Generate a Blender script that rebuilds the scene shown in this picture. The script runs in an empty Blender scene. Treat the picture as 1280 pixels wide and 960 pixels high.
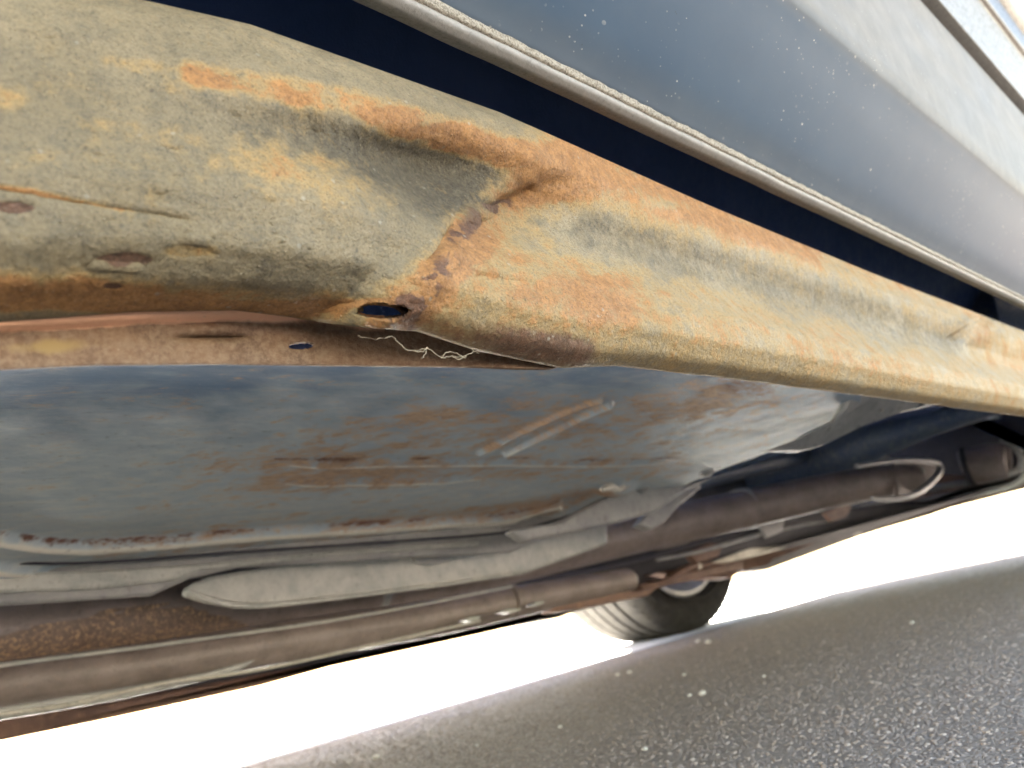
import bpy, bmesh, math, random
import numpy as np
from mathutils import Matrix, Vector
random.seed(7); RNG = np.random.default_rng(11)
sc = bpy.context.scene
R = math.radians

# ------------------------------------------------------------------ camera
CAM_H = 0.118
FPX = 950.0                      # focal length in pixels of the 1280 px wide photograph
def _basis():
    X = np.array([1655 - 640, 560 - 480, FPX], float); X /= np.linalg.norm(X)
    r = np.array([340 - 640, 958 - 480, FPX], float)
    e = r - (r @ X) * X; e /= np.linalg.norm(e)
    n = np.cross(X, e)
    if n[1] > 0: n = -n
    t = R(-5.2)
    return X, math.cos(t) * e - math.sin(t) * n, math.sin(t) * e + math.cos(t) * n
AX, AY, AZ = _basis()
cam = bpy.data.cameras.new("camera"); camo = bpy.data.objects.new("camera", cam)
sc.collection.objects.link(camo); sc.camera = camo
rt = Vector((AX[0], AY[0], AZ[0])); up = -Vector((AX[1], AY[1], AZ[1])); bk = -Vector((AX[2], AY[2], AZ[2]))
m = Matrix((rt, up, bk)).transposed().to_4x4(); m.translation = (0, 0, CAM_H); camo.matrix_world = m
cam.sensor_width = 36; cam.lens = FPX / 1280 * 36; cam.clip_start = 0.01; cam.clip_end = 2000
cam.dof.use_dof = True; cam.dof.focus_distance = 0.30; cam.dof.aperture_fstop = 13

# ------------------------------------------------------------------ light
SUN_EL, SUN_STR, SKY_STR, EXPO = 45, 5.0, 0.05, 5.36
w = bpy.data.worlds.new("World"); sc.world = w; w.use_nodes = True
nt = w.node_tree; sky = nt.nodes.new('ShaderNodeTexSky'); sky.sky_type = 'NISHITA'; sky.sun_disc = False
sky.sun_elevation = R(SUN_EL); sky.sun_rotation = R(4); sky.altitude = 50; sky.air_density = 1.0; sky.dust_density = 1.2
bg = nt.nodes['Background']; bg.inputs['Strength'].default_value = SKY_STR
wb = nt.nodes.new('ShaderNodeMix'); wb.data_type = 'RGBA'; wb.blend_type = 'MULTIPLY'; wb.inputs[0].default_value = 1   # warm white balance of the sky alone, dims it too
wb.inputs[7].default_value = (1.0, 0.80, 0.60, 1); nt.links.new(sky.outputs[0], wb.inputs[6]); nt.links.new(wb.outputs[2], bg.inputs['Color'])
sl = bpy.data.lights.new("sun", 'SUN'); sl.energy = SUN_STR; sl.angle = R(0.53); sl.color = (1, 0.955, 0.89)
so = bpy.data.objects.new("sun", sl); sc.collection.objects.link(so)
az = R(4)                                     # sun stands beyond the far side of the car (+Y)
sd = Vector((math.sin(az) * math.cos(R(SUN_EL)), math.cos(az) * math.cos(R(SUN_EL)), math.sin(R(SUN_EL))))
so.rotation_euler = sd.to_track_quat('Z', 'Y').to_euler()
sc.view_settings.view_transform = 'Standard'; sc.view_settings.look = 'None'
sc.view_settings.exposure = EXPO; sc.view_settings.gamma = 1
sc.render.engine = 'CYCLES'
sc.cycles.max_bounces = 10; sc.cycles.diffuse_bounces = 6; sc.cycles.sample_clamp_indirect = 20

# ------------------------------------------------------------------ numeric helpers
def smooth(a, b, x):
    t = np.clip((x - a) / (b - a), 0, 1); return t * t * (3 - 2 * t)
def _hash(ix, iy, s):
    h = (ix.astype(np.int64) * 374761393 + iy.astype(np.int64) * 668265263 + s * 974634777) & 0xffffffff
    h = ((h ^ (h >> 13)) * 1274126177) & 0xffffffff
    return ((h ^ (h >> 16)) & 0xffffff) / float(0xffffff)
def vnoise(x, y, s=0):
    ix = np.floor(x); iy = np.floor(y); fx = x - ix; fy = y - iy
    fx = fx * fx * (3 - 2 * fx); fy = fy * fy * (3 - 2 * fy)
    a = _hash(ix, iy, s); b = _hash(ix + 1, iy, s); c = _hash(ix, iy + 1, s); d = _hash(ix + 1, iy + 1, s)
    return (a * (1 - fx) + b * fx) * (1 - fy) + (c * (1 - fx) + d * fx) * fy
def fbm(x, y, o=4, s=0):
    v = 0; a = 0.5; t = 0
    for k in range(o):
        v = v + a * vnoise(x * 2 ** k, y * 2 ** k, s + k * 17); t += a; a *= 0.5
    return v / t
def pdir(px, py):
    v = np.array([px - 640.0, py - 480.0, FPX])
    return np.array([v @ AX, v @ AY, v @ AZ])
def at(px, py, Y=None, Z=None, X=None):
    """the point of the place seen at a spot of the photograph, on a plane of known depth or height"""
    d = pdir(px, py)
    if Y is not None:
        k = Y / d[1]
        if d[0] * k > 2.45 + .15 * Y: k = (2.45 + .15 * Y) / d[0]                      # nothing of the car stands behind its tail
    elif Z is not None: k = (Z - CAM_H) / d[2]
    else: k = X / d[0]
    return Vector((d[0] * k, d[1] * k, d[2] * k + CAM_H))
def depth(p): return p[0] * AX[2] + p[1] * AY[2] + (p[2] - CAM_H) * AZ[2]
def pix(P):
    """N x 3 points -> photograph pixels, used to find where wear sits on a surface"""
    Q = P - np.array([0, 0, CAM_H])
    M = np.stack([AX, AY, AZ])
    c = Q @ M
    z = np.where(c[:, 2] > 0.01, c[:, 2], 0.01)
    return c[:, 0] / z * FPX + 640, c[:, 1] / z * FPX + 480
def theta(px, py):
    d = pdir(px, py); return math.atan2(d[2], d[1])
def seg_dist(x, y, pts):
    best = np.full_like(x, 1e9); tt = np.zeros_like(x); n = len(pts) - 1
    for i in range(n):
        ax, ay = pts[i]; bx, by = pts[i + 1]; dx, dy = bx - ax, by - ay
        t = np.clip(((x - ax) * dx + (y - ay) * dy) / (dx * dx + dy * dy + 1e-9), 0, 1)
        d = np.hypot(x - ax - t * dx, y - ay - t * dy)
        k = d < best; best = np.where(k, d, best); tt = np.where(k, (i + t) / n, tt)
    return best, tt
def stroke(x, y, pts, wd, soft=1.0):
    d, _ = seg_dist(x, y, pts); return 1 - smooth(wd * (1 - 0.6 * soft), wd * (1 + 0.6 * soft), d)
def blob(x, y, cx, cy, rx, ry, ang=0, soft=0.5):
    a = R(ang); u = (x - cx) * math.cos(a) + (y - cy) * math.sin(a); v = -(x - cx) * math.sin(a) + (y - cy) * math.cos(a)
    d = np.hypot(u / rx, v / ry); return 1 - smooth(1 - soft, 1 + soft, d)

# ------------------------------------------------------------------ object helpers
COL = sc.collection
def link(name, me, mat=None, parent=None, smooth_=True):
    o = bpy.data.objects.new(name, me); COL.objects.link(o)
    if mat: me.materials.append(mat)
    if parent: o.parent = parent
    if smooth_ and len(me.polygons): me.polygons.foreach_set('use_smooth', [True] * len(me.polygons))
    return o
def from_np(name, V, F, mat=None, parent=None, attrs=None, smooth_=True):
    me = bpy.data.meshes.new(name); V = np.asarray(V, np.float32); F = np.asarray(F, np.int32)
    me.vertices.add(len(V)); me.vertices.foreach_set('co', V.ravel())
    n = F.shape[1]; me.loops.add(F.size); me.loops.foreach_set('vertex_index', F.ravel())
    me.polygons.add(len(F)); me.polygons.foreach_set('loop_start', np.arange(0, F.size, n, dtype=np.int32))
    me.update(calc_edges=True); me.validate()
    if attrs is not None:
        ca = me.color_attributes.new('wear', 'FLOAT_COLOR', 'POINT')
        ca.data.foreach_set('color', np.asarray(attrs, np.float32).ravel())
    return link(name, me, mat, parent, smooth_)
def grid_faces(nu, nv):
    i = np.arange(nu - 1)[:, None] * nv + np.arange(nv - 1)[None, :]
    i = i.ravel(); return np.stack([i, i + nv, i + nv + 1, i + 1], 1)
def bm_obj(name, bm, mat, parent=None, bevel=0, smooth_=True, seg=2):
    me = bpy.data.meshes.new(name); bmesh.ops.recalc_face_normals(bm, faces=bm.faces); bm.to_mesh(me); bm.free()
    o = link(name, me, mat, parent, smooth_)
    if bevel:
        b = o.modifiers.new('bevel', 'BEVEL'); b.width = bevel; b.segments = seg; b.limit_method = 'ANGLE'; b.angle_limit = R(35)
    if smooth_:
        try: me.set_sharp_from_angle(angle=R(40))
        except Exception: pass
    return o
def plate(name, pts, Y, th, mat, parent, bevel=0.002, dY=None, wob=0):
    """solid plate: outline seen at the given spots, standing at depth Y, th thick"""
    bm = bmesh.new(); f = []; b = []
    for i, (px, py) in enumerate(pts):
        yy = Y[i] if isinstance(Y, (list, tuple)) else Y
        p = at(px, py, Y=yy); q = p.copy(); q.y += th
        f.append(bm.verts.new(p)); b.append(bm.verts.new(q))
    n = len(pts); bm.faces.new(f); bm.faces.new(b[::-1])
    for i in range(n): bm.faces.new((f[i], b[i], b[(i + 1) % n], f[(i + 1) % n]))
    return bm_obj(name, bm, mat, parent, bevel)
def tube(name, P, rad, mat, parent, n=28, flat=1.0, cap=True, lump=0.0, sub=6):
    """swept tube through points P, radii rad, capped; flat squashes it vertically"""
    P = [Vector(p) for p in P]; pts = []; rr = []
    for i in range(len(P) - 1):
        p0 = P[max(i - 1, 0)]; p1 = P[i]; p2 = P[i + 1]; p3 = P[min(i + 2, len(P) - 1)]
        for k in range(sub):
            t = k / sub
            pts.append(0.5 * ((2 * p1) + (p2 - p0) * t + (2 * p0 - 5 * p1 + 4 * p2 - p3) * t * t + (3 * p1 - p0 - 3 * p2 + p3) * t ** 3))
            rr.append(rad[i] * (1 - t) + rad[i + 1] * t)
    pts.append(P[-1]); rr.append(rad[-1])
    bm = bmesh.new(); rings = []
    for i, p in enumerate(pts):
        d = (pts[min(i + 1, len(pts) - 1)] - pts[max(i - 1, 0)]).normalized()
        s = d.cross(Vector((0, 0, 1))); s = s.normalized() if s.length > 1e-4 else Vector((1, 0, 0)); u = s.cross(d)
        ring = []
        for k in range(n):
            a = 2 * math.pi * k / n; r = rr[i] * (1 + lump * (random.random() - 0.5))
            ring.append(bm.verts.new(p + s * math.cos(a) * r + u * math.sin(a) * r * flat))
        rings.append(ring)
    for a, b in zip(rings[:-1], rings[1:]):
        for k in range(n): bm.faces.new((a[k], a[(k + 1) % n], b[(k + 1) % n], b[k]))
    if cap: bm.faces.new(rings[0][::-1]); bm.faces.new(rings[-1])
    return bm_obj(name, bm, mat, parent)
def revolve(name, prof, mat, parent, loc, n=96, axis='Y', bevel=0, ang0=0):
    """prof: list of (radius, along axis)"""
    bm = bmesh.new(); rings = []
    for k in range(n):
        a = 2 * math.pi * k / n + ang0
        rings.append([bm.verts.new((r * math.cos(a), y, r * math.sin(a)) if axis == 'Y' else (y, r * math.cos(a), r * math.sin(a))) for r, y in prof])
    for k in range(n):
        a = rings[k]; b = rings[(k + 1) % n]
        for i in range(len(prof) - 1): bm.faces.new((a[i], a[i + 1], b[i + 1], b[i]))
    bmesh.ops.remove_doubles(bm, verts=bm.verts, dist=1e-5)
    o = bm_obj(name, bm, mat, parent, bevel); o.location = loc; return o
def thing(name, label, cat, loc=(0, 0, 0), group=None):
    o = bpy.data.objects.new(name, None); COL.objects.link(o); o.location = loc; o.empty_display_size = 0.1
    o['label'] = label; o['category'] = cat
    if group: o['group'] = group
    return o
def strip(name, prof, X0, X1, mat, parent, nx=60, th=0.0, fn=None):
    """sheet running along the car: prof is a list of (Y, Zrel)"""
    xs = np.linspace(X0, X1, nx); P = np.array(prof)
    V = np.stack([np.repeat(xs, len(P)), np.tile(P[:, 0], nx), np.tile(P[:, 1] + CAM_H, nx)], 1)
    if fn: V = fn(V)
    o = from_np(name, V, grid_faces(nx, len(P)), mat, parent)
    if th:
        s = o.modifiers.new('sheet', 'SOLIDIFY'); s.thickness = th; s.offset = 0
    return o
def dense(pts, k=8):
    """smooth curve through 2-D points"""
    P = np.array(pts, float); out = []
    for i in range(len(P) - 1):
        p0 = P[max(i - 1, 0)]; p1 = P[i]; p2 = P[i + 1]; p3 = P[min(i + 2, len(P) - 1)]
        for j in range(k):
            t = j / k
            out.append(0.5 * (2 * p1 + (p2 - p0) * t + (2 * p0 - 5 * p1 + 4 * p2 - p3) * t * t + (3 * p1 - p0 - 3 * p2 + p3) * t ** 3))
    out.append(P[-1]); return np.array(out)

# ------------------------------------------------------------------ materials
class MT:
    def __init__(s, name):
        s.m = bpy.data.materials.new(name); s.m.use_nodes = True; s.t = s.m.node_tree
        s.b = s.t.nodes['Principled BSDF']; s.g = s.t.nodes.new('ShaderNodeNewGeometry')
        s.pos = s.g.outputs['Position']
    def n(s, k, **kw):
        x = s.t.nodes.new(k)
        for a, v in kw.items(): setattr(x, a, v)
        return x
    def put(s, inp, v):
        if isinstance(v, bpy.types.NodeSocket): s.t.links.new(v, inp)
        elif isinstance(v, (tuple, list)) and len(v) == 3 and inp.type == 'RGBA': inp.default_value = (*v, 1)
        else: inp.default_value = v
    def scale(s, vec):
        x = s.n('ShaderNodeMapping'); s.put(x.inputs['Vector'], s.pos); x.inputs['Scale'].default_value = vec; return x.outputs[0]
    def noise(s, sc_, det=5, rough=0.6, vec=None, dist=0, seed=0):
        x = s.n('ShaderNodeTexNoise', noise_dimensions='4D'); s.put(x.inputs['Vector'], vec or s.pos); x.inputs['W'].default_value = seed
        x.inputs['Scale'].default_value = sc_; x.inputs['Detail'].default_value = det; x.inputs['Roughness'].default_value = rough
        x.inputs['Distortion'].default_value = dist; return x.outputs['Fac']
    def vor(s, sc_, feat='F1', out='Distance', vec=None):
        x = s.n('ShaderNodeTexVoronoi', feature=feat); s.put(x.inputs['Vector'], vec or s.pos); x.inputs['Scale'].default_value = sc_; return x.outputs[out]
    def ramp(s, f, a, b, lo=0.0, hi=1.0):
        x = s.n('ShaderNodeMapRange', interpolation_type='SMOOTHSTEP'); s.put(x.inputs['Value'], f)
        x.inputs['From Min'].default_value = a; x.inputs['From Max'].default_value = b
        x.inputs['To Min'].default_value = lo; x.inputs['To Max'].default_value = hi; return x.outputs[0]
    def math(s, op, a, b=0.0, c=0.0):
        x = s.n('ShaderNodeMath', operation=op); s.put(x.inputs[0], a); s.put(x.inputs[1], b); s.put(x.inputs[2], c); return x.outputs[0]
    def mix(s, f, a, b, mode='MIX'):
        x = s.n('ShaderNodeMix', data_type='RGBA', blend_type=mode); s.put(x.inputs[0], f)
        s.put(x.inputs[6], a); s.put(x.inputs[7], b); return x.outputs[2]
    def wear(s):
        x = s.n('ShaderNodeVertexColor', layer_name='wear'); y = s.n('ShaderNodeSeparateColor'); s.put(y.inputs[0], x.outputs[0])
        return y.outputs[0], y.outputs[1], y.outputs[2]
    def bump(s, h, dist, strength=1.0, prev=None):
        x = s.n('ShaderNodeBump'); s.put(x.inputs['Height'], h); x.inputs['Distance'].default_value = dist; x.inputs['Strength'].default_value = strength
        if prev: s.put(x.inputs['Normal'], prev)
        return x.outputs[0]
    def out(s, col, rough=0.6, metal=0.0, normal=None, spec=0.5, coat=0.0):
        s.put(s.b.inputs['Base Color'], col); s.put(s.b.inputs['Roughness'], rough); s.put(s.b.inputs['Metallic'], metal)
        s.put(s.b.inputs['Specular IOR Level'], spec); s.put(s.b.inputs['Coat Weight'], coat); s.b.inputs['Coat Roughness'].default_value = 0.12
        if normal: s.put(s.b.inputs['Normal'], normal)
        return s.m

def mat_sill():
    t = MT('weathered sill coating'); r, g, b = t.wear(); fine = t.noise(1050, 4, 0.85, seed=12)
    # underbody coating, olive beige with drifting tone
    lg = t.noise(14, 4, 0.6); fn_ = t.noise(160, 6, 0.7, seed=2); ff = t.noise(700, 3, 0.7, seed=4)
    base = t.mix(t.ramp(lg, 0.3, 0.7), (0.172, 0.138, 0.080), (0.258, 0.212, 0.131))
    base = t.mix(t.ramp(fn_, 0.42, 0.72, 0, 0.55), base, (0.079, 0.074, 0.056))
    base = t.mix(t.ramp(ff, 0.62, 0.78, 0, 0.5), base, (0.288, 0.269, 0.214))
    # dark gritty grime, also the painted shade of dent and valley
    gm = t.ramp(t.math('ADD', b, t.math('MULTIPLY', t.math('SUBTRACT', fn_, 0.5), 1.1)), 0.2, 1.0)
    grime_shade = t.mix(t.ramp(t.noise(420, 4, 0.7, seed=9), 0.35, 0.7), (0.034, 0.027, 0.016), (0.108, 0.090, 0.056))
    base = t.mix(t.math('MULTIPLY', gm, 0.85), base, grime_shade)
    # ochre film, then orange rust, then dark brown scale
    n1 = t.noise(55, 7, 0.72, dist=0.4, seed=1); n2 = t.noise(240, 6, 0.75, seed=3)
    r1 = t.math('ADD', r, t.math('MULTIPLY', t.math('SUBTRACT', n1, 0.5), 1.5))
    r2 = t.math('ADD', r1, t.math('MULTIPLY', t.math('SUBTRACT', n2, 0.5), 1.7))
    ochre = t.mix(n2, (0.235, 0.145, 0.046), (0.37, 0.265, 0.115))
    col = t.mix(t.ramp(r2, 0.2, 0.85, 0, 0.85), base, ochre)
    orange = t.mix(t.ramp(n2, 0.3, 0.7), (0.165, 0.066, 0.017), (0.37, 0.178, 0.055))
    col = t.mix(t.ramp(r2, 0.68, 1.08, 0, 0.88), col, orange)
    g2 = t.math('ADD', g, t.math('MULTIPLY', t.math('SUBTRACT', n1, 0.5), 0.7)); g2 = t.math('ADD', g2, t.math('MULTIPLY', t.math('SUBTRACT', n2, 0.5), 0.9))
    scale_ = t.mix(t.ramp(t.noise(330, 5, 0.75, seed=5), 0.3, 0.7), (0.045, 0.016, 0.009), (0.125, 0.058, 0.032))
    col = t.mix(t.ramp(g2, 0.4, 0.85, 0, 0.92), col, scale_)
    # pale chips and dark pits
    v = t.vor(110); col = t.mix(t.ramp(v, 0.05, 0.11, 0.55, 0), col, (0.306, 0.288, 0.232))
    v2 = t.vor(170, vec=t.scale((1, 1.3, 0.8))); col = t.mix(t.ramp(v2, 0.05, 0.12, 0.45, 0), col, (0.033, 0.028, 0.021))
    col = t.mix(t.ramp(fine, 0.34, 0.52, 0.6, 0), col, (0.024, 0.018, 0.010)); col = t.mix(t.ramp(fine, 0.55, 0.72, 0, 0.5), col, (0.336, 0.288, 0.192))
    gr = t.noise(520, 4, 0.7, seed=8); md = t.noise(90, 5, 0.65, seed=6)
    nb = t.bump(md, 0.0012, 0.6); nb = t.bump(n2, 0.0015, 0.85, nb)
    nb = t.bump(gr, 0.0009, 0.9, nb); nb = t.bump(fine, 0.0003, 1.0, nb)
    nb = t.bump(t.math('MULTIPLY', t.noise(330, 5, 0.75, seed=21), t.math('ADD', b, 0.15)), 0.0026, 0.9, nb)
    v3 = t.vor(420, vec=t.scale((1, 1.2, 1))); spk = t.math('MULTIPLY', t.ramp(v3, 0.08, 0.22, 1, 0), t.ramp(t.noise(260, 2, 0.5, seed=33), 0.5, 0.6)); nb = t.bump(spk, 0.0007, 0.9, nb)
    col = t.mix(t.math('MULTIPLY', spk, 0.35), col, (0.45, 0.38, 0.25))
    return t.out(col, t.ramp(n1, 0.3, 0.7, 0.45, 0.75), 0.0, nb, 0.45)

def mat_flange():
    t = MT('rusted flange steel'); r, g, b = t.wear()
    n1 = t.noise(70, 6, 0.7, dist=0.5); n2 = t.noise(420, 5, 0.75, seed=3)
    col = t.mix(t.ramp(n1, 0.3, 0.7), (0.087, 0.048, 0.028), (0.158, 0.092, 0.051))
    col = t.mix(t.ramp(n2, 0.35, 0.7, 0, 0.7), col, (0.255, 0.184, 0.122))
    col = t.mix(t.ramp(t.math('ADD', r, t.math('MULTIPLY', t.math('SUBTRACT', n1, 0.5), 1.2)), 0.2, 0.8), col, (0.748, 0.422, 0.264))
    col = t.mix(t.ramp(t.math('ADD', g, t.math('MULTIPLY', t.math('SUBTRACT', n1, 0.5), 1.0)), 0.4, 0.9), col, (0.230, 0.158, 0.062))
    col = t.mix(t.ramp(t.vor(190), 0.04, 0.1, 0.4, 0), col, (0.281, 0.215, 0.153))
    nb = t.bump(n1, 0.0015, 0.8); nb = t.bump(n2, 0.0008, 0.9, nb)
    return t.out(col, 0.6, 0, nb, 0.4)

def mat_floor():
    t = MT('blue grey floor paint'); r, g, b = t.wear()
    st = t.scale((1, 2.4, 1)); n0 = t.noise(7, 4, 0.6); n1 = t.noise(30, 6, 0.7, vec=st, dist=0.6, seed=2); n2 = t.noise(130, 5, 0.7, vec=st, seed=3)
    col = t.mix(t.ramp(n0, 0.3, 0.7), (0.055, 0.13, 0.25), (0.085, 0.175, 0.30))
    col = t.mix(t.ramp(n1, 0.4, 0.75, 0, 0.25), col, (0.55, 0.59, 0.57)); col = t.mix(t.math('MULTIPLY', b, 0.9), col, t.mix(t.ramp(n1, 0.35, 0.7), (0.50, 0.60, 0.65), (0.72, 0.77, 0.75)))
    col = t.mix(t.ramp(b, 0.98, 1.4, 0, 0.95), col, (0.9, 0.88, 0.78))  # brightest tone: light painted on bead and ledge edges
    col = t.mix(t.ramp(n2, 0.56, 0.72, 0, 0.55), col, (0.09, 0.11, 0.125))
    rr = t.math('ADD', t.math('MULTIPLY', r, 0.75), t.math('MULTIPLY', t.math('SUBTRACT', n1, 0.5), 2.6)); rr = t.math('ADD', rr, t.math('MULTIPLY', t.math('SUBTRACT', n2, 0.5), 1.5))
    rust = t.mix(t.ramp(n2, 0.35, 0.65), (0.36, 0.18, 0.075), (0.66, 0.42, 0.21))
    col = t.mix(t.ramp(rr, 0.2, 1.0, 0, 0.8), col, rust)
    col = t.mix(t.ramp(t.math('ADD', g, t.math('MULTIPLY', t.math('SUBTRACT', n2, 0.5), 1.3)), 0.5, 0.9), col, (0.18, 0.08, 0.055))
    col = t.mix(t.ramp(t.vor(75), 0.03, 0.07, 0.5, 0), col, (0.55, 0.57, 0.55))
    nb = t.bump(n1, 0.002, 0.35); nb = t.bump(n2, 0.0008, 0.5, nb)
    m_ = t.out(col, t.ramp(rr, 0.3, 0.9, 0.5, 0.7), 0, nb, 0.4, 0.12); t.b.inputs['Coat Roughness'].default_value = 0.4; return m_

def mat_dirty(name, a, bcol, cc=None, sc_=30, rough=0.5, metal=0.0, spec=0.5, bmp=0.001, thr=(0.5, 0.7), speck=None):
    t = MT(name); n1 = t.noise(sc_, 6, 0.7, dist=0.3); n2 = t.noise(sc_ * 6, 5, 0.7, seed=3)
    col = t.mix(t.ramp(n1, 0.3, 0.7), a, bcol)
    if cc: col = t.mix(t.ramp(n2, *thr, 0, 0.8), col, cc)
    if speck: col = t.mix(t.ramp(t.vor(sc_ * 4), 0.04, 0.1, 0.7, 0), col, speck)
    nb = t.bump(n1, bmp * 2, 0.6); nb = t.bump(n2, bmp, 0.7, nb)
    return t.out(col, t.ramp(n2, 0.3, 0.7, max(rough - 0.12, 0.05), rough + 0.12), metal, nb, spec)

def mat_paint():
    t = MT('dusty blue grey door paint'); r, g, b = t.wear()
    n0 = t.noise(9, 4, 0.6); n1 = t.noise(60, 6, 0.75, vec=t.scale((1, 2, 2)), seed=2)
    col = t.mix(t.ramp(n0, 0.3, 0.7), (0.030, 0.061, 0.108), (0.040, 0.074, 0.122))
    dust_sheen = t.mix(t.ramp(t.noise(50, 5, 0.6, seed=5), 0.3, 0.75), (0.115, 0.109, 0.096), (0.155, 0.147, 0.129))  # tone of the dust and of the painted band reflection
    dm = t.math('ADD', t.math('MULTIPLY', r, 1.0), t.math('MULTIPLY', t.ramp(n1, 0.35, 0.8), 0.05))
    col = t.mix(dm, col, dust_sheen)
    for sc_, th_, seed in ((150, 0.13, 0), (330, 0.16, 1), (70, 0.075, 2)):
        mp = t.n('ShaderNodeMapping'); t.put(mp.inputs['Vector'], t.pos); mp.inputs['Location'].default_value = (seed, seed * 2, 0); mp.inputs['Scale'].default_value = (0.7, 1, 1)
        msk = t.math('MULTIPLY', t.ramp(t.noise(22, 4, 0.7, seed=30 + seed), 0.48, 0.66), t.math('MULTIPLY', t.ramp(t.vor(sc_, vec=mp.outputs[0]), th_ * 0.7, th_, 0.9, 0), t.ramp(t.noise(sc_ * 0.9, 2, 0.5, seed=seed + 10), 0.42, 0.55)))
        col = t.mix(msk, col, (0.396, 0.396, 0.370))
    col = t.mix(t.ramp(t.vor(130, vec=t.scale((1.1, 0.9, 1))), 0.03, 0.06, 0.5, 0), col, (0.026, 0.030, 0.033))
    nb = t.bump(n1, 0.0002, 0.25)
    return t.out(col, t.math('ADD', 0.42, t.math('MULTIPLY', r, 0.2)), 0.0, nb, 0.22, 0.0)

def mat_asphalt():
    t = MT('worn grey asphalt'); v = t.vor(240, out='Color'); vd = t.vor(240, 'DISTANCE_TO_EDGE'); hs = t.n('ShaderNodeSeparateColor'); t.put(hs.inputs[0], v)
    n0 = t.noise(3, 5, 0.6); n1 = t.noise(60, 5, 0.7, seed=2)
    col = t.mix(hs.outputs[0], (0.188, 0.157, 0.136), (0.297, 0.251, 0.217)); col = t.mix(t.ramp(hs.outputs[1], 0.86, 0.95), col, (0.324, 0.285, 0.263))
    col = t.mix(t.ramp(vd, 0.0, 0.05, 0.45, 0), col, (0.118, 0.098, 0.085)); col = t.mix(t.ramp(n0, 0.3, 0.7, 0, 0.3), col, (0.244, 0.184, 0.139))
    nb = t.bump(t.ramp(vd, 0, 0.15), 0.002, 0.8); nb = t.bump(n1, 0.003, 0.6, nb)
    return t.out(col, 0.7, 0, nb, 0.4)
def mat_stones():
    t = MT('asphalt aggregate'); g = t.g.outputs['Random Per Island']
    x = t.n('ShaderNodeValToRGB'); t.put(x.inputs[0], g); e = x.color_ramp.elements
    e[0].color = (0.212, 0.175, 0.152, 1); e[1].color = (0.324, 0.271, 0.237, 1); q = e.new(0.90); q.color = (0.324, 0.271, 0.237, 1); q = e.new(0.97); q.color = (0.496, 0.418, 0.364, 1); e[1].position = 1
    q = e.new(0.5); q.color = (0.252, 0.208, 0.182, 1); q = e.new(0.7); q.color = (0.280, 0.217, 0.169, 1)
    nb = t.bump(t.noise(700, 3, 0.7), 0.0006, 0.8)
    return t.out(x.outputs[0], 0.75, 0, nb, 0.25)

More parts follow.
